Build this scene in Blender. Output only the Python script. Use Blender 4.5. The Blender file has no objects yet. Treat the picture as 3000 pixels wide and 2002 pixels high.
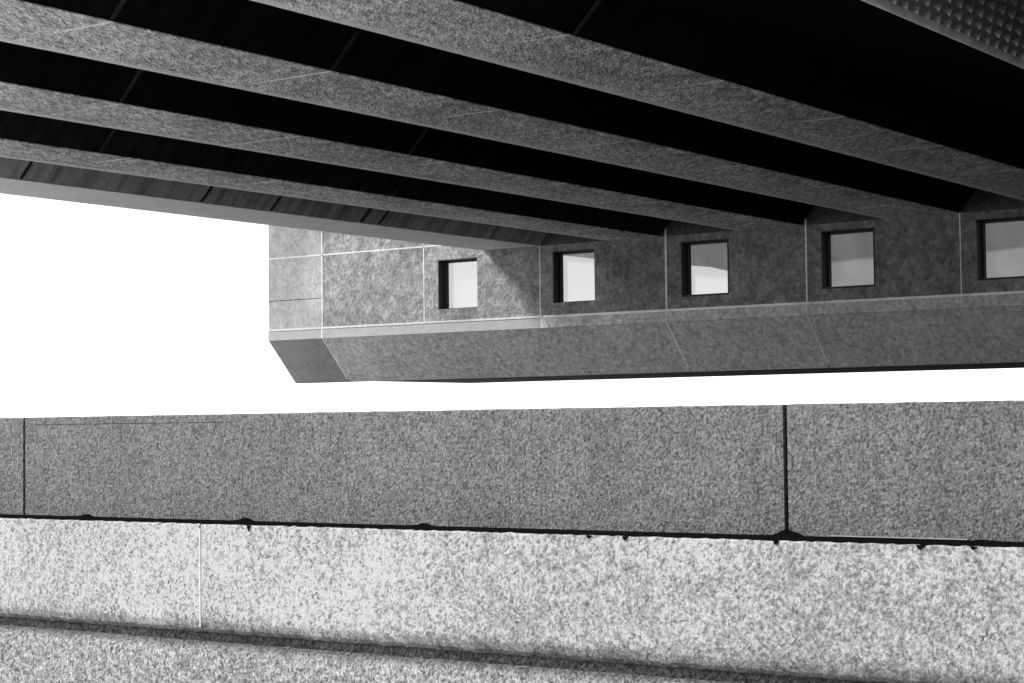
import bpy, bmesh, math, random
from mathutils import Vector, Matrix, noise
random.seed(7)
sc = bpy.context.scene
COL = sc.collection

# ---------------------------------------------------------------- camera
cam_d = bpy.data.cameras.new('camera')
cam = bpy.data.objects.new('camera', cam_d); COL.objects.link(cam)
RIGHT = Vector((0.5758968, -0.8174421, -0.0114607))
UP = Vector((-0.0297962, -0.0349972, 0.9989431))
BACK = Vector((-0.8169792, -0.5749467, -0.0445114))
m = Matrix((RIGHT, UP, BACK)).transposed().to_4x4()
EYE = 1.6                       # eye height above the paving; all z below are given from the paving
m.translation = (0, 0, EYE)
cam.matrix_world = m
cam_d.sensor_width = 36.0; cam_d.lens = 65.77
cam_d.clip_start = 0.1; cam_d.clip_end = 3000
sc.camera = cam

# ---------------------------------------------------------------- light
SUN_EL, SUN_AZ = math.radians(40), math.radians(128)       # azimuth from +X towards +Y
sun_dir = Vector((math.cos(SUN_EL)*math.cos(SUN_AZ), math.cos(SUN_EL)*math.sin(SUN_AZ), math.sin(SUN_EL)))
w = bpy.data.worlds.new('World'); sc.world = w; w.use_nodes = True
nt = w.node_tree; nt.nodes.clear()
sky = nt.nodes.new('ShaderNodeTexSky'); sky.sky_type = 'NISHITA'; sky.sun_disc = False
sky.sun_elevation = SUN_EL; sky.sun_rotation = math.pi/2 - SUN_AZ
sky.air_density = 1.5; sky.dust_density = 0.0; sky.ozone_density = 1.0
bw = nt.nodes.new('ShaderNodeRGBToBW')
bg = nt.nodes.new('ShaderNodeBackground'); bg.inputs['Strength'].default_value = 0.15
wo = nt.nodes.new('ShaderNodeOutputWorld')
nt.links.new(sky.outputs[0], bw.inputs[0]); nt.links.new(bw.outputs[0], bg.inputs['Color'])
nt.links.new(bg.outputs[0], wo.inputs['Surface'])
sd = bpy.data.lights.new('sun', 'SUN'); sd.energy = 3.8; sd.angle = math.radians(15); sd.color = (1, 1, 1)
so = bpy.data.objects.new('sun', sd); COL.objects.link(so)
so.rotation_euler = sun_dir.to_track_quat('Z', 'Y').to_euler()
so.location = (0, 0, 30)
vs = sc.view_settings
sc.display_settings.display_device = 'sRGB'
vs.view_transform = 'Standard'; vs.look = 'None'; vs.exposure = 0.7; vs.gamma = 1.0
sc.cycles.max_bounces = 8; sc.cycles.diffuse_bounces = 6
sc.cycles.sample_clamp_indirect = 10

# ---------------------------------------------------------------- helpers
def tag(o, label=None, cat=None, group=None, kind=None):
    if label: o['label'] = label
    if cat: o['category'] = cat
    if group: o['group'] = group
    if kind: o['kind'] = kind
    return o

def empty(name, loc, label, cat, group=None):
    o = bpy.data.objects.new(name, None); COL.objects.link(o); o.location = loc
    o.empty_display_size = 0.3
    return tag(o, label, cat, group)

def link(name, bm, mat, parent=None, smooth=False):
    """mesh built in world coordinates; stored relative to its thing"""
    bmesh.ops.recalc_face_normals(bm, faces=bm.faces)
    me = bpy.data.meshes.new(name)
    p = parent
    off = Vector((0, 0, 0))
    while p is not None:
        off += p.location; p = p.parent
    bmesh.ops.translate(bm, verts=bm.verts, vec=-off)
    bm.to_mesh(me); bm.free()
    me.materials.append(mat)
    if smooth:
        for f in me.polygons: f.use_smooth = True
    o = bpy.data.objects.new(name, me); COL.objects.link(o)
    if parent is not None: o.parent = parent
    return o

def add_box(bm, x0, x1, y0, y1, z0, z1, bev=0.0):
    r = bmesh.ops.create_cube(bm, size=1.0)
    vsx = r['verts']
    for v in vsx:
        v.co = Vector(((x0+x1)/2 + v.co.x*(x1-x0), (y0+y1)/2 + v.co.y*(y1-y0), (z0+z1)/2 + v.co.z*(z1-z0)))
    if bev > 0:
        es = list({e for v in vsx for e in v.link_edges})
        bmesh.ops.bevel(bm, geom=es, offset=bev, segments=2, affect='EDGES')

def add_prism(bm, prof, a0, a1, axis='y', seg=1, jit=None):
    """closed profile swept along an axis. axis y: prof=(x,z); axis x: prof=(y,z).  jit(i_profile, t)->(d0,d1)"""
    rings = []
    for k in range(seg+1):
        a = a0 + (a1-a0)*k/seg
        ring = []
        for i, (p, q) in enumerate(prof):
            dp, dq = jit(i, a) if jit else (0, 0)
            ring.append(bm.verts.new((p+dp, a, q+dq) if axis == 'y' else (a, p+dp, q+dq)))
        rings.append(ring)
    n = len(prof)
    for k in range(seg):
        for i in range(n):
            j = (i+1) % n
            bm.faces.new((rings[k][i], rings[k][j], rings[k+1][j], rings[k+1][i]))
    bm.faces.new(rings[0]); bm.faces.new(list(reversed(rings[-1])))

def nz(a, b, c): return noise.noise(Vector((a, b, c)))

# ---------------------------------------------------------------- materials
class NB:
    def __init__(s, name):
        s.m = bpy.data.materials.new(name); s.m.use_nodes = True
        s.t = s.m.node_tree; s.b = s.t.nodes['Principled BSDF']
        s.pos = s.t.nodes.new('ShaderNodeNewGeometry').outputs['Position']
    def n(s, typ, **k):
        o = s.t.nodes.new(typ)
        for a, v in k.items(): setattr(o, a, v)
        return o
    def l(s, a, b): s.t.links.new(a, b)
    def scaled(s, vec):
        v = s.n('ShaderNodeVectorMath', operation='MULTIPLY'); s.l(s.pos, v.inputs[0]); v.inputs[1].default_value = vec
        return v.outputs[0]
    def mapped(s, rot, vec):
        o = s.n('ShaderNodeVectorRotate', rotation_type='Z_AXIS'); s.l(s.pos, o.inputs['Vector'])
        o.inputs['Angle'].default_value = rot
        v = s.n('ShaderNodeVectorMath', operation='MULTIPLY'); s.l(o.outputs[0], v.inputs[0]); v.inputs[1].default_value = vec
        return v.outputs[0]
    def noise(s, scale, detail=2, rough=0.5, vec=None, dist=0.0):
        o = s.n('ShaderNodeTexNoise'); o.inputs['Scale'].default_value = scale
        o.inputs['Detail'].default_value = detail; o.inputs['Roughness'].default_value = rough
        o.inputs['Distortion'].default_value = dist
        s.l(vec if vec is not None else s.pos, o.inputs['Vector']); return o.outputs['Fac']
    def rng(s, f, a, b, c, d):
        o = s.n('ShaderNodeMapRange'); s.l(f, o.inputs[0])
        for i, v in enumerate((a, b, c, d)): o.inputs[i+1].default_value = v
        return o.outputs[0]
    def math(s, op, a, b=0.0, c=None):
        o = s.n('ShaderNodeMath', operation=op)
        for i, v in enumerate((a, b) if c is None else (a, b, c)):
            if isinstance(v, (int, float)): o.inputs[i].default_value = v
            else: s.l(v, o.inputs[i])
        return o.outputs[0]
    def sep(s):
        o = s.n('ShaderNodeSeparateXYZ'); s.l(s.pos, o.inputs[0]); return o.outputs

def concrete(name, base, speck, amp, patch=0.15, coarse=0.0, bump=0.4, bump_dist=0.004, rough=0.9,
             stain=0.0, stain_vec=(1, 1, 1), extra=None, black=0.0, vec=(1, 1, 1), rot=0.0, spec=0.25, fleck=0.0, cap=None):
    """grey exposed-aggregate concrete. speck = grain frequency (1/m), amp = grain contrast (fraction of base)."""
    b = NB(name)
    P = b.scaled(vec) if not rot else b.mapped(rot, vec)
    g1 = b.rng(b.noise(speck, 2, 0.6, P), 0.32, 0.68, -1, 1)
    vo = b.n('ShaderNodeTexVoronoi', feature='F1'); vo.inputs['Scale'].default_value = speck*0.8; b.l(P, vo.inputs['Vector'])
    cell = b.n('ShaderNodeSeparateColor'); b.l(vo.outputs['Color'], cell.inputs[0])
    g2 = b.rng(cell.outputs[0], 0, 1, -1, 1)
    grain = b.math('ADD', b.math('MULTIPLY', g1, 0.65), b.math('MULTIPLY', g2, 0.45))
    pt = b.rng(b.noise(0.9, 4, 0.6), 0.3, 0.7, -1, 1)
    pt2 = b.rng(b.noise(5.5, 4, 0.65), 0.3, 0.7, -1, 1)
    tot = b.math('MULTIPLY_ADD', grain, amp, 1.0)
    pm = b.math('ADD', b.math('MULTIPLY', pt, patch), b.math('MULTIPLY', pt2, patch*0.6))
    tot = b.math('MULTIPLY', tot, b.math('ADD', pm, 1.0))
    if coarse:
        cn = b.rng(b.noise(speck*0.3, 3, 0.6, P), 0.35, 0.65, 1-coarse, 1+coarse*0.6)
        tot = b.math('MULTIPLY', tot, cn)
    if stain:
        sv = b.scaled(stain_vec)
        sn = b.rng(b.noise(1.0, 4, 0.65, sv), 0.42, 0.68, 1.0, 1-stain)
        tot = b.math('MULTIPLY', tot, sn)
    if black:
        bn = b.rng(b.noise(speck*0.45, 1, 0.5, b.scaled((vec[0]*1.1, vec[1], vec[2]*0.9))), 0.66, 0.72, 1.0, 1-black)
        tot = b.math('MULTIPLY', tot, bn)
    if fleck:
        for fs, th, am in ((speck*0.75, 0.575, 0.7), (speck*0.42, 0.625, 1.0)):
            fn = b.noise(fs, 2, 0.65, P, 1.2)
            clump = b.rng(b.noise(3.0, 3, 0.6), 0.35, 0.65, 0.35, 1.0)
            on = b.math('MULTIPLY', b.rng(fn, th, th+0.05, 0, fleck*am), clump)
            tot = b.math('MULTIPLY', tot, b.math('SUBTRACT', 1.0, on))
    if extra: tot = extra(b, tot)
    if cap: tot = b.math('SMOOTH_MIN', tot, cap, 0.12)
    val = b.math('MULTIPLY', tot, base)
    val = b.math('MINIMUM', b.math('MAXIMUM', val, 0.004), 0.85)
    cc = b.n('ShaderNodeCombineColor')
    for i in range(3): b.l(val, cc.inputs[i])
    b.l(cc.outputs[0], b.b.inputs['Base Color'])
    b.b.inputs['Roughness'].default_value = rough
    b.b.inputs['Specular IOR Level'].default_value = spec
    if bump:
        bp = b.n('ShaderNodeBump'); bp.inputs['Strength'].default_value = bump; bp.inputs['Distance'].default_value = bump_dist
        b.l(grain, bp.inputs['Height']); b.l(bp.outputs[0], b.b.inputs['Normal'])
    return b.m

def beam_extra(y_far, lit):
    """cast joints every 2.18 m (pale mortar, stronger near one arris) and the smooth trowelled arris margin"""
    def f(b, tot):
        X, Y, Z = b.sep()
        # distance to nearest joint at x = 8.42 + k*2.19
        ph = b.math('DIVIDE', b.math('SUBTRACT', X, 8.42), 2.19)
        fr = b.math('ABSOLUTE', b.math('SUBTRACT', b.math('SUBTRACT', ph, b.math('FLOOR', b.math('ADD', ph, 0.5))), 0.0))
        dj = b.math('MULTIPLY', fr, 2.19)
        line = b.rng(dj, 0.014, 0.026, 1.0, 0.0)
        wear = b.rng(b.noise(1.7, 2, 0.5), 0.42, 0.58, 0.3, 1.0)
        near = b.rng(Y, y_far-0.95, y_far-0.25, 1.0, 0.2)
        line = b.math('MULTIPLY', b.math('MULTIPLY', line, wear), near)
        marg = b.rng(b.math('SUBTRACT', y_far, Y), 0.03, 0.14, 1.0, 0.0)
        t = b.n('ShaderNodeMix', data_type='FLOAT'); b.l(marg, t.inputs[0]); b.l(tot, t.inputs[2]); t.inputs[3].default_value = 1.22
        tot = t.outputs[0]
        sw = b.rng(b.noise(4.5, 5, 0.7, b.mapped(-0.61, (0.45, 1, 1)), 1.5), 0.44, 0.60, 0.0, 1.0)
        msk = b.math('MULTIPLY', b.rng(Y, y_far-0.85, y_far-0.25, 1.0, 0.0), b.rng(X, 9.5, 12.0, 0.25, 1.0))
        tot = b.math('MULTIPLY', tot, b.math('SUBTRACT', 1.0, b.math('MULTIPLY', b.math('MULTIPLY', sw, msk), 0.5)))
        return b.math('ADD', tot, b.math('MULTIPLY', line, 2.2))
    return f

def stain_shade_extra(b, tot):          # bottom-arris stain, also painting the groove shadow's soft upper edge
    X, Y, Z = b.sep()
    n = b.math('MULTIPLY', b.math('SUBTRACT', b.noise(9, 3, 0.6), 0.5), 0.09)
    d = b.rng(b.math('ADD', Z, n), 0.645, 0.735, 0.30, 1.0)
    big = b.rng(b.noise(0.45, 3, 0.6, b.scaled((1, 1.3, 2.2))), 0.38, 0.6, 0.74, 1.08)
    return b.math('MULTIPLY', b.math('MULTIPLY', tot, d), big)
def top_shade(b, tot):             # groove shadow's soft lower edge painted onto the base
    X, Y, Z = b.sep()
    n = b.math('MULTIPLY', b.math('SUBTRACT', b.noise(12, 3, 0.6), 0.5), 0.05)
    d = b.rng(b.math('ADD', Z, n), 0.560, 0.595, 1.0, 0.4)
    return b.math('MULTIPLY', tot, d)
M_light = concrete('pale_aggregate', 0.375, 80, 0.66, patch=0.17, coarse=0.28, cap=1.02, bump=0.45, bump_dist=0.004, fleck=0.62, extra=stain_shade_extra)
M_low = concrete('pebble_dash', 0.25, 80, 0.85, patch=0.12, coarse=0.30, bump=0.8, bump_dist=0.006, fleck=0.5, extra=top_shade)
M_dark = concrete('grey_aggregate', 0.138, 85, 0.75, patch=0.11, coarse=0.14, bump=0.5, bump_dist=0.005, black=0.3, fleck=0.25, stain=0.16, stain_vec=(3, 3, 0.5))
M_wall = concrete('mottled_wall_concrete', 0.215, 18, 0.40, patch=0.26, coarse=0.25, stain=0.22, stain_vec=(2.2, 2.2, 0.35), bump=0.5, bump_dist=0.01, black=0.2)
M_recess_shade = concrete('recess_shade_concrete', 0.07, 16, 0.3, patch=0.2, bump=0.3)  # wall concrete with the channel shade painted in
M_end = concrete('smooth_end_concrete', 0.285, 22, 0.2, patch=0.2, stain=0.25, stain_vec=(1, 3, 0.5), bump=0.2)
M_cham = concrete('chamfer_concrete', 0.45, 17, 0.36, patch=0.10, bump=0.4, bump_dist=0.008)
M_band = concrete('ledge_concrete', 0.30, 22, 0.08, patch=0.06, bump=0.2)
M_mortar = concrete('pale_mortar', 0.80, 15, 0.15, patch=0.30, bump=0.2)
M_mortar_lit = concrete('mortar_lit', 0.46, 15, 0.12, patch=0.20, bump=0.2)  # copy of the pale mortar, its colour lowered for sunlit joints
M_side4_shade = concrete('fourth_beam_side_shade', 0.020, 9, 0.25, patch=0.2, stain=0.6, stain_vec=(9, 0.7, 0.7), bump=0.3, spec=0.05)  # fourth beam side: painted shade kept a little lighter
M_side_shade = concrete('beam_side_shade', 0.007, 9, 0.25, patch=0.2, spec=0.03, stain=0.6, stain_vec=(9, 0.7, 0.7), bump=0.3)  # shade of the beam sides painted in as near-black
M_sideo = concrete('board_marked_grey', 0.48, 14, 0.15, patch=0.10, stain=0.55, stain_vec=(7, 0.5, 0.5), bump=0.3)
M_edge = concrete('smooth_edge_concrete', 0.68, 20, 0.14, patch=0.06, bump=0.15)
M_soffit = concrete('soffit_shade', 0.006, 10, 0.2, bump=0.2, spec=0.03)  # recess shade put into the slab's near-black colour
def stud_light_extra(b, tot):            # highlights painted on stud tips, edge light painted as a pale margin
    X, Y, Z = b.sep()
    tip = b.rng(Z, 4.26+0.010, 4.26+0.045, 1.0, 0.0)
    mar = b.rng(Y, 4.15, 4.85, 0.0, 1.0)
    return b.math('ADD', b.math('ADD', b.math('MULTIPLY', tot, 0.30), b.math('MULTIPLY', b.math('POWER', mar, 3.0), 0.9)), b.math('MULTIPLY', tip, b.math('MULTIPLY', mar, 2.4)))
M_waffle = concrete('ribbed_concrete', 0.16, 18, 0.2, bump=0.3, extra=stud_light_extra)
M_black = concrete('bitumen', 0.006, 40, 0.3, bump=0.4, rough=1.0, spec=0.0)
M_groove = concrete('groove_shade', 0.030, 60, 1.0, patch=0.3, bump=0.8, bump_dist=0.01)  # near-black colour paints the soft shadow inside the groove
M_seam = concrete('seam_grey', 0.022, 8, 0.5, patch=0.5, bump=0.0)
M_paving = concrete('paving_concrete', 0.70, 30, 0.25, patch=0.12, bump=0.4)
M_far = concrete('reflection_sheet_concrete', 0.62, 8, 0.08, patch=0.12, bump=0.1)
M_frame = concrete('dark_frame', 0.02, 20, 0.1, bump=0.0, rough=0.5)
M_under = concrete('dark_underside', 0.02, 20, 0.2, bump=0.2)

g = NB('window_glass'); g.t.nodes.clear()
out = g.n('ShaderNodeOutputMaterial'); tr = g.n('ShaderNodeBsdfTransparent'); tr.inputs[0].default_value = (0.69, 0.69, 0.69, 1)
gl = g.n('ShaderNodeBsdfGlossy'); gl.inputs['Roughness'].default_value = 0.05
df = g.n('ShaderNodeBsdfDiffuse'); df.inputs[0].default_value = (0.5, 0.5, 0.5, 1)
mx = g.n('ShaderNodeMixShader'); mx.inputs[0].default_value = 0.06
g.l(tr.outputs[0], mx.inputs[1]); g.l(gl.outputs[0], mx.inputs[2])
mx2 = g.n('ShaderNodeMixShader'); mx2.inputs[0].default_value = 0.05
g.l(mx.outputs[0], mx2.inputs[1]); g.l(df.outputs[0], mx2.inputs[2]); g.l(mx2.outputs[0], out.inputs['Surface'])
M_glass = g.m

# ---------------------------------------------------------------- paving
bm = bmesh.new()
v = [bm.verts.new(c) for c in ((-600, -600, 0), (600, -600, 0), (600, 600, 0), (-600, 600, 0))]
bm.faces.new(v)
tag(link('paving', bm, M_paving), kind='structure')
# unseen dark ground added to cut bounce light under the roof
bm = bmesh.new()
v = [bm.verts.new(c) for c in ((9.0, -60, 0.004), (60, -60, 0.004), (60, 22, 0.004), (18, 22, 0.004), (9.2, 16.5, 0.004))]
bm.faces.new(v)
tag(link('added_dark_ground', bm, concrete('dark_ground', 0.03, 30, 0.3, bump=0.3)), kind='structure')

E = EYE
XW = 23.0
H = 2.66 + E            # underside of the beams

# ---------------------------------------------------------------- roof beams
NEAR_X = 7.3
def beam_bottom(name, y0, y1, mat, parent, thick=0.008, jitter=0.004):
    bm = bmesh.new()
    seg = 420
    def jit(i, x):
        s = 1 if i in (1, 2) else -1
        r = jitter*(nz(x*9, y0*3+s, 0.3)*1.3 + nz(x*31, y0*3+s, 4.3)*0.9)
        return (r*(1.0 if i in (0, 1) else 0.3), 0)
    add_prism(bm, [(y0, H), (y1, H), (y1, H+thick), (y0, H+thick)], NEAR_X, XW-0.003, 'x', seg, jit)
    return link(name, bm, mat, parent)

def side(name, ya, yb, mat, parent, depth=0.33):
    """sloping side face from (ya,H+.02) up to (yb,H+depth)"""
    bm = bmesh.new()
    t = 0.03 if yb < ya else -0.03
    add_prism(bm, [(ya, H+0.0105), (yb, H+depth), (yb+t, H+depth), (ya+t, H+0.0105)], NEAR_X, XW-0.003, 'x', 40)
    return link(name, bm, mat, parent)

edges = [(6.97, 7.955), (9.10, 10.135), (11.35, 12.335), (13.57, 14.46), (15.66, 16.70)]
labels = ['highest and nearest rough concrete beam under the black upper recess, two pale joint lines on it',
          'second concrete beam from the top, dark stained swirls and pale joint line near upper left corner',
          'middle concrete beam of the five, ending on the wall joint between third and fourth window',
          'thin fourth concrete beam from the top, bordered by the streaked grey recess below it',
          'outermost smooth pale edge beam beside the white sky, ending above the leftmost window']
for k, ((y0, y1), lb) in enumerate(zip(edges, labels)):
    r = empty('ceiling_beam', (15, (y0+y1)/2, H), lb, 'beam', 'parallel ceiling beams running to the window wall')
    outer = k == 4
    mat = M_edge if outer else concrete('beam_aggregate', 0.56, 58, 0.72, patch=0.18, coarse=0.34, bump=0.5, bump_dist=0.01, rot=-0.61,
                   black=0.25, stain=0.30, stain_vec=(0.55, 1.2, 1), extra=beam_extra(y1, 1), vec=(0.30, 1, 1))
    beam_bottom('bottom_face', y0, y1, mat, r)
    side('side_face', y0+0.004, y0-0.275, M_sideo if outer else (M_side4_shade if k == 3 else M_side_shade), r)
    if outer:
        bm = bmesh.new(); add_box(bm, NEAR_X, XW-0.003, y1-0.06, y1-0.004, H+0.0105, H+0.9)
        link('outer_face', bm, M_edge, r)
    else:
        side('side_face', y1-0.004, y1+0.275, M_side_shade, r)
    # seams on the sloping side: thin cover strips standing on the sides
    for x in {0: (10.68,), 1: (8.42, 10.62), 2: (10.60, 14.4), 3: (12.41, 16.9), 4: (13.2, 15.9, 17.1, 18.83, 19.2)}[k]:
        bm = bmesh.new()
        a = Vector((x, y0-0.010, H+0.017)); b_ = Vector((x, y0-0.26, H+0.267))
        n = Vector((0, -1, -1)).normalized()*0.006
        wv = Vector((0.016, 0, 0))
        vv = [bm.verts.new(p) for p in (a-wv+n, a+wv+n, b_+wv+n, b_-wv+n, a-wv-n, a+wv-n, b_+wv-n, b_-wv-n)]
        for q in ((0, 1, 2, 3), (7, 6, 5, 4), (0, 4, 5, 1), (1, 5, 6, 2), (2, 6, 7, 3), (3, 7, 4, 0)):
            bm.faces.new([vv[i] for i in q])
        link('seam_strip', bm, M_under if outer else M_seam, r)

# roof slab over the beams, one thing; recess shade is in its colour
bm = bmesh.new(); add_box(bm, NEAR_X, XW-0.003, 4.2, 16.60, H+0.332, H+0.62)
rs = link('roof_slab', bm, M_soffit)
tag(rs, 'roof slab with painted black shade, forming the deep recesses above and between the concrete beams', 'roof slab')

# ribbed canopy, upper right corner
rc = empty('ribbed_soffit', (12, 2, H), 'ribbed concrete soffit with bumpy bright edge in the top right corner', 'soffit')
bm = bmesh.new()
add_box(bm, 5.0, XW-0.003, -30.0, 4.93, H+0.06, H+0.33)  # unseen far end lengthened to darken the space below
link('slab', bm, M_waffle, rc)
bm = bmesh.new()                  # one continuous cast face: ribs that end in four rows of small studs
ST = 0.03
nx_ = int((XW-0.2-7.0)/ST)
ysr = [-7.9, -2.0, 4.10] + [4.16+0.0375*j for j in range(20)]
grid = []
for i in range(nx_):
    col = []
    for j, y in enumerate(ysr):
        d = 0.0
        if j < 4: d = 0.040 if i % 6 in (1, 2, 3) else 0.0
        elif (j-4) % 4 == 1 and i % 6 == 2 and j > 4: d = 0.045
        col.append(bm.verts.new((7.0+ST*i, y, H+0.058-d)))
    grid.append(col)
for a, b_ in zip(grid, grid[1:]):
    for j in range(len(ysr)-1): bm.faces.new((a[j], b_[j], b_[j+1], a[j+1]))
link('ribbed_face', bm, M_waffle, rc)
bm = bmesh.new(); add_box(bm, 5.0, XW-0.003, 4.90, 4.935, H, H+0.33, 0.006)  # pale strip draws the light caught along this edge
link('edge_highlight', bm, M_mortar, rc)

# ---------------------------------------------------------------- window wall (elevated block)
bm = bmesh.new(); add_box(bm, -14, 4.997, -30, 1.5, H+0.06, H+0.33)  # unseen slab added out of frame to darken the right side
link('slab', bm, M_waffle, rc)  # the added unseen slab, there only to darken the right side
wb = empty('elevated_block', (XW, 13, 0.74+E), 'concrete block with a row of square windows and a sloping lower face', 'building')
JY = [21.12, 19.94, 17.85, 15.66, 13.49, 11.29, 9.10, 6.92, 4.73, 2.54, -30]     # panel joints
WIN = {17.85: (17.573, 16.821), 15.66: (15.432, 14.699), 13.49: (13.243, 12.496), 11.29: (11.064, 10.307), 9.10: (8.881, 8.12)}
ZL, ZB, ZC = 1.602+E, 1.435+E, 0.74+E      # ledge line, band bottom, chamfer bottom
WZ0, WZ1 = 1.80+E, 2.562+E
ZU, ZT = 2.79+E, 4.6+E
G = 0.008
TH = 0.24
def panel(y0, y1, z0, z1, mat, name, hole=None):
    bm = bmesh.new()
    if hole is None:
        add_box(bm, XW, XW+TH, y0+G, y1-G, z0, z1, 0.006)
    else:
        hy0, hy1, hz0, hz1 = hole
        ys = [y0+G, hy0, hy1, y1-G]; zs = [z0, hz0, hz1, z1]
        V = {}
        for xi, xx in enumerate((XW, XW+TH)):
            for i, yy in enumerate(ys):
                for j, zz in enumerate(zs): V[xi, i, j] = bm.verts.new((xx, yy, zz))
        for i in range(3):
            for j in range(3):
                if (i, j) == (1, 1): continue
                for xi in (0, 1): bm.faces.new([V[xi, i, j], V[xi, i+1, j], V[xi, i+1, j+1], V[xi, i, j+1]])
        for (a, b_) in (((1, 1), (2, 1)), ((2, 1), (2, 2)), ((2, 2), (1, 2)), ((1, 2), (1, 1))):
            bm.faces.new([V[0, a[0], a[1]], V[0, b_[0], b_[1]], V[1, b_[0], b_[1]], V[1, a[0], a[1]]])
        per = [(i, 0) for i in range(3)] + [(3, j) for j in range(3)] + [(i, 3) for i in (3, 2, 1)] + [(0, j) for j in (3, 2, 1)]
        for a, b_ in zip(per, per[1:]+per[:1]):
            bm.faces.new([V[0, a[0], a[1]], V[0, b_[0], b_[1]], V[1, b_[0], b_[1]], V[1, a[0], a[1]]])
    return link(name, bm, mat, wb)

for k in range(len(JY)-1):
    yl, yr = JY[k], JY[k+1]
    mat = M_end if k == 0 else M_wall
    hole = None
    if yl in WIN:
        a, b_ = WIN[yl]; hole = (b_, a, WZ0, WZ1)
    panel(yr, yl, ZL+0.008, (ZU-0.006 if k < 3 else H+0.002), mat, 'wall_panel', hole)
    panel(yr, yl, ZU+0.006 if k < 3 else H+0.003, ZT, M_end if k == 0 else (M_wall if k < 3 else M_recess_shade), 'upper_panel')
    # vertical band under the ledge line
    bm = bmesh.new(); add_box(bm, XW-0.012, XW+TH, yr+(G if k in (0, 3, 4, 5, 6) else 0.0005), yl-(G if k in (0, 1, 4, 5, 6) else 0.0005), ZB, ZL-0.008, 0.0)
    link('ledge_band', bm, M_band if k < 3 else M_cham, wb)
    # chamfered lower panel
    dx = 0.66
    if k in (2, 3): continue
    bm = bmesh.new()
    if k == 1: yr = JY[4]
    add_prism(bm, [(XW, ZB-0.003), (XW+dx, ZC), (XW+dx+0.16, ZC), (XW+0.16, ZB-0.003)], yr+G, yl-G, 'y', 1)
    link('chamfer_panel', bm, M_cham if k else concrete('end_chamfer_concrete', 0.25, 20, 0.15, patch=0.15, bump=0.3), wb)
# mortar behind the open joints (recess filler), seen as the pale lines
for y in JY[1:-1]:
    bm = bmesh.new()
    w_ = {17.85: 0.010, 11.29: 0.010, 9.10: 0.007}.get(y, 0.013)
    prof = [(XW-0.014, ZT), (XW+0.03, ZT), (XW+0.03, ZB)]
    ybr = y not in (17.85, 15.66)
    # upright strip, then the band, then down the slope
    add_box(bm, XW-0.004, XW+0.02, y-w_, y+w_, ZB, ZT)
    link('upright_joint', bm, M_mortar_lit if y > 15 else M_mortar, wb)
    if ybr:
        bm = bmesh.new()
        add_prism(bm, [(XW-0.016, ZL-0.02), (XW-0.016, ZB), (XW-0.003, ZB-0.004), (XW+dx*0.93, ZC+0.045), (XW+dx*0.93+0.05, ZC+0.045), (XW+0.05, ZB), (XW+0.05, ZL-0.02)],
                  y-w_*0.75, y+w_*0.75, 'y', 1)
        link('sloping_joint', bm, M_mortar, wb)
for ya, yb, mt in ((JY[-1], 15.6, M_mortar), (15.602, JY[0], M_mortar_lit)):
    bm = bmesh.new(); add_box(bm, XW-0.022, XW+0.05, ya, yb, ZL-0.016, ZL+0.016, 0.004)
    link('ledge_line', bm, mt, wb)
bm = bmesh.new(); add_box(bm, XW-0.004, XW+0.05, 16.72, JY[0]-0.01, ZU-0.013, ZU+0.013, 0.003)
link('upper_joint', bm, M_mortar_lit, wb)
bm = bmesh.new(); add_box(bm, XW-0.0015, XW+0.02, JY[1]+0.02, JY[0]-0.01, 2.085+E, 2.095+E)
link('scored_line', bm, M_under, wb)
# underside, roof, end cheek: hollow block
bm = bmesh.new(); add_box(bm, XW+dx+0.163, XW+3.6, JY[-1], JY[1]-0.3, ZC+0.004, ZC+0.15)
link('underside', bm, M_under, wb)
bm = bmesh.new(); add_box(bm, XW+TH+0.003, XW+2.2, JY[-1], JY[0]-0.02, ZU+0.6, ZU+0.75)
link('block_ceiling', bm, M_wall, wb)
# windows
for yl, (a, b_) in WIN.items():
    wn = bmesh.new()
    f = 0.035
    x0, x1 = XW+0.15, XW+0.232
    add_box(wn, x0, x1, a-f, a-0.003, WZ0+0.003, WZ1-0.003)
    add_box(wn, x0, x1, b_+0.003, b_+0.02, WZ0+0.003, WZ1-0.003)
    add_box(wn, x0, x1, b_+0.02, a-f, WZ1-f, WZ1-0.003)
    add_box(wn, x0, x1, b_+0.02, a-f, WZ0+0.003, WZ0+0.018)
    wo_ = link('window', wn, M_frame, wb)
    lin = bmesh.new()
    # dark lining boards on the jamb and head
    add_box(lin, XW+0.004, XW+0.149, a-0.012, a-0.002, WZ0+0.002, WZ1-0.002)
    add_box(lin, XW+0.004, XW+0.149, b_+0.004, a-0.013, WZ1-0.012, WZ1-0.002)
    link('dark_lining', lin, M_frame, wo_)
    if yl < 14:
        fr = bmesh.new()  # dark strips draw the shadow gap beside and below the opening
        add_prism(fr, [(b_+0.001, WZ0-0.022), (a+0.001, WZ0-0.022), (a+0.001, WZ0+0.001), (b_+0.001, WZ0+0.001)], XW-0.004, XW+0.02, 'x')
        add_prism(fr, [(b_-0.018, WZ0-0.022), (b_+0.001, WZ0-0.022), (b_+0.001, WZ1+0.001), (b_-0.018, WZ1+0.001)], XW-0.0038, XW+0.02, 'x')
        link('shadow_gap_strip', fr, M_frame, wo_)
    pn = bmesh.new(); add_box(pn, XW+0.19, XW+0.196, b_+0.02, a-f, WZ0+0.018, WZ1-f)
    link('pane', pn, M_glass, wo_)
    if yl < 14:
        st = bmesh.new(); add_box(st, XW+0.14, XW+0.149, b_+0.022, a-0.014, WZ0+0.003, WZ0+0.014)
        add_box(st, XW+0.14, XW+0.149, b_+0.006, b_+0.020, WZ0+0.003, WZ1-0.016)
        link('glazing_bead', st, M_mortar, wo_)

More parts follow.
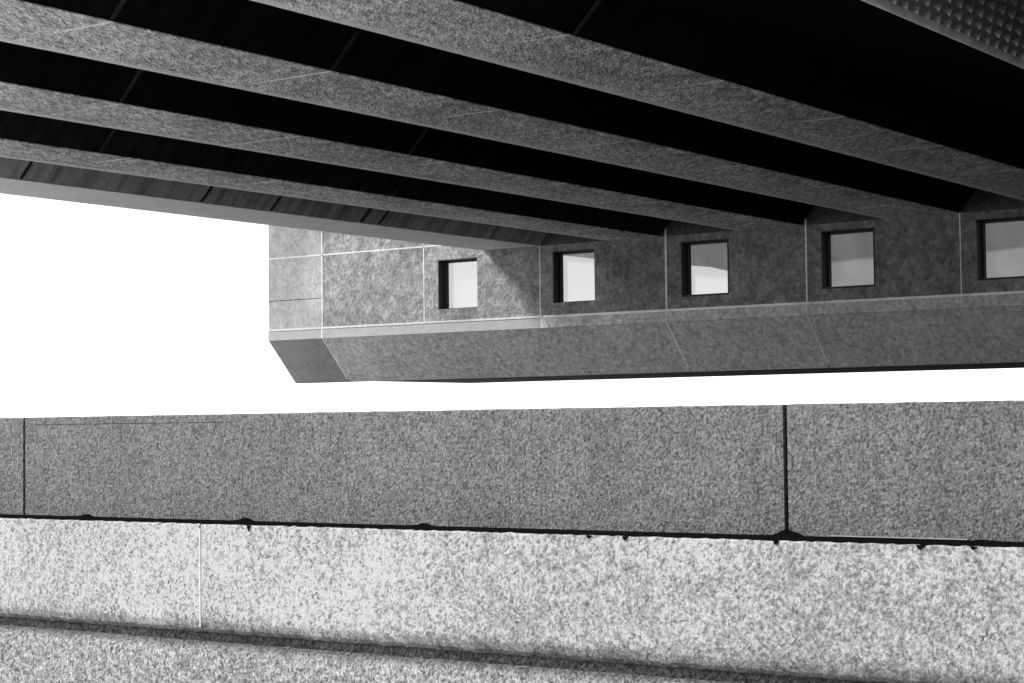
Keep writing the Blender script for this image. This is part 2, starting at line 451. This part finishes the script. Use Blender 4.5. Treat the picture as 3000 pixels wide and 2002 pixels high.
tm = NB('translucent_reflection'); tm.b.inputs['Base Color'].default_value = (0.6, 0.6, 0.6, 1)
tm.b.inputs['Roughness'].default_value = 0.8
tl = tm.n('ShaderNodeBsdfTranslucent'); 
cr = tm.n('ShaderNodeCombineColor'); vv_ = tm.rng(tm.noise(1.0, 3, 0.5, tm.scaled((1, 2.6, 0.9))), 0.35, 0.65, 0.85, 1.1)
tz = tm.sep()[2]       # upper zone darker, imitating two-tone reflections
wob = tm.math('MULTIPLY', tm.noise(0.7, 2, 0.5), 0.15)
zone_tone = tm.rng(tm.math('ADD', tz, wob), 2.47+E+0.06, 2.47+E+0.11, 1.0, 0.52)
vv_ = tm.math('MULTIPLY', vv_, zone_tone)
for i in range(3): tm.l(vv_, cr.inputs[i])
tm.l(cr.outputs[0], tl.inputs[0])
mm = tm.n('ShaderNodeMixShader'); mm.inputs[0].default_value = 1.0
tm.l(tm.b.outputs[0], mm.inputs[1]); tm.l(tl.outputs[0], mm.inputs[2])
tm.l(mm.outputs[0], tm.t.nodes['Material Output'].inputs['Surface'])
M_far = tm.m
# made-up curved sheet beyond the block, imitating reflections in the windows
bm = bmesh.new()
N = 40
pts_low = [(18.6, 3.02), (17.83, 2.92), (17.24, 2.83), (16.2, 2.70), (15.43, 2.61), (15.0, 2.56), (14.69, 2.48), (14.2, 2.40), (13.6, 2.20), (13.0, 1.95), (12.0, 1.72), (10.0, 1.60), (7.0, 1.60), (3.0, 1.6)]
rows = []
for y, zl in pts_low:
    ring = []
    for j in range(9):
        t = j/8
        ring.append(bm.verts.new((27.0 - 1.5*math.sin(t*math.pi/2)*0.6 + 0.0, y, E + zl + (3.9-zl)*t)))
    rows.append(ring)
for a, b_ in zip(rows, rows[1:]):
    for j in range(8):
        bm.faces.new((a[j], a[j+1], b_[j+1], b_[j]))
o = link('reflection_sheet', bm, M_far, None, smooth=True)
tag(o, 'added pale grey curved sheet imitating reflections in the square windows', 'canopy')  # made-up sheet, not a real canopy

# ---------------------------------------------------------------- dark parapet
XD = 6.6
dp = empty('grey_parapet', (XD, 5, 0), 'dark grey rough concrete parapet below the white sky, split by two black upright joints', 'wall')
DJ = [12.2, 7.80, 3.345, -1.1, -5.5]
for a, b_ in zip(DJ, DJ[1:]):
    bm = bmesh.new()
    seg = int((a-b_)*28)
    def jit(i, y):
        return (0.0, 0.0018*(nz(y*22, 1.1, 0)+nz(y*7, 2.2, 0))) if i in (2, 3) else (0, 0)
    add_prism(bm, [(XD, E-0.47), (XD+0.2, E-0.47), (XD+0.2, E+0.068), (XD+0.006, E+0.068), (XD, E+0.062)], b_+0.009, a-0.009, 'y', seg, jit)
    link('panel', bm, M_dark, dp)
bm = bmesh.new()
bm.free()
for y in DJ[1:-1]:
    bm = bmesh.new(); add_box(bm, XD+0.025, XD+0.18, y-0.0088, y+0.0088, E-0.46, E+0.055)
    link('joint_filler', bm, M_black, dp)
bm = bmesh.new(); add_box(bm, XD-0.0008, XD+0.01, 6.3, 7.72, E+0.028, E+0.0305)
link('hairline_groove', bm, M_under, dp)

# ---------------------------------------------------------------- pale plinth wall with shadow groove
XL = 6.38
pl = empty('pale_plinth', (XL, 5, 0), 'bright white aggregate concrete wall in the foreground with one pale upright joint', 'wall')
for y1, y0 in ((12.2, 6.305), (6.295, -5.5)):
    bm = bmesh.new()
    def jit(i, y):
        if i in (3, 4): 
            return (0, 0.004*(nz(y*30, 5.1, 0)*1.2+nz(y*75, 2.2, 3)))
        if i in (0, 1): return (0.004*nz(y*14, 3, 3), 0.005*nz(y*12, 0, 3)+0.004*nz(y*60, 0, 9))
        return (0, 0)
    add_prism(bm, [(XL+0.030, E-0.958), (XL+0.010, E-0.938), (XL, E-0.905), (XL, E-0.457), (XL+0.006, E-0.450), (XD-0.003, E-0.450), (XD-0.003, E-0.958)],
              y0, y1, 'y', int((y1-y0)*40), jit)
    link('upper_course', bm, M_light, pl)
bm = bmesh.new(); add_box(bm, XL-0.0025, XL+0.03, 6.2955, 6.3045, E-0.93, E-0.47)
link('upright_joint', bm, M_mortar_lit, pl)
bm = bmesh.new(); add_box(bm, XL+0.032, XD-0.006, -5.5, 12.2, E-1.03, E-0.940)
link('groove', bm, M_groove, pl)
lw = bmesh.new()
def jit(i, y):
    if i in (2, 3, 4): return (0.004*nz(y*14, 8, 3), 0.004*nz(y*15, 7, 3)+0.004*nz(y*60, 4, 9))
    return (0, 0)
add_prism(lw, [(XL-0.012, 0.0), (XL-0.012, E-1.08), (XL-0.007, E-1.040), (XL+0.006, E-1.012), (XL+0.028, E-1.000), (XD, E-1.000), (XD, 0.0)], -5.5, 12.2, 'y', 700, jit)
lo = link('pebble_dash_base', lw, M_low)
tag(lo, 'grey speckled pebble dash wall base below the dark groove at the bottom', 'wall')

# ---------------------------------------------------------------- black flashing between the two walls
fl = empty('flashing', (XD, 5, E-0.45), 'thin black bitumen strip between the dark parapet and the pale wall, with small raised peaks', 'flashing')
bm = bmesh.new()
def jit(i, y):
    return (0, 0.0015*nz(y*20, i, 1)) if i in (2, 3) else (0, 0)
add_prism(bm, [(XL+0.020, E-0.4485), (XD-0.004, E-0.4485), (XD-0.004, E-0.443), (XD-0.02, E-0.446), (XL+0.020, E-0.4465)], -5.5, 12.2, 'y', 500, jit)
link('strip', bm, M_black, fl)
for yp, h, wl, wr in ((7.30, .017, .26, .05), (6.20, .019, .20, .06), (5.12, .016, .26, .05), (3.335, .028, .14, .08), (2.55, .010, .10, .14)):
    bm = bmesh.new()
    zb = E-0.448
    pr = [(yp+wl, zb), (yp+wl*0.42, zb+h*0.30), (yp+0.035, zb+h*0.62), (yp+0.012, zb+h), (yp-0.004, zb+h*0.97), (yp-wr*0.5, zb+h*0.55), (yp-wr, zb)]
    f0 = [bm.verts.new((XD-0.022, y, z)) for y, z in pr]
    f1 = [bm.verts.new((XD-0.003, y, z)) for y, z in pr]
    bm.faces.new(f0); bm.faces.new(list(reversed(f1)))
    for i in range(len(pr)):
        j = (i+1) % len(pr); bm.faces.new((f0[i], f0[j], f1[j], f1[i]))
    link('raised_peak', bm, M_black, fl)
for yd, wd, hd in ((6.19*.967, .010, .020), (3.28, .010, .010), (4.12, .012, .008), (2.70, .016, .013), (2.50, .012, .007), (3.95, .012, .011)):
    bm = bmesh.new()
    pr = [(yd+wd, E-0.450), (yd+wd*.4, E-0.455-hd*.7), (yd, E-0.455-hd), (yd-wd*.5, E-0.455-hd*.6), (yd-wd, E-0.450)]
    f0 = [bm.verts.new((XL-0.006, y, z)) for y, z in pr]; f1 = [bm.verts.new((XL+0.014, y, z)) for y, z in pr]
    bm.faces.new(f0); bm.faces.new(list(reversed(f1)))
    for i in range(len(pr)):
        j = (i+1) % len(pr); bm.faces.new((f0[i], f0[j], f1[j], f1[i]))
    link('bitumen_drip', bm, M_black, fl)
bm = bmesh.new(); add_box(bm, XD-0.026, XD-0.004, 2.60, 3.16, E-0.4405, E-0.4375, 0.001)
link('pale_lip', bm, M_band, fl)
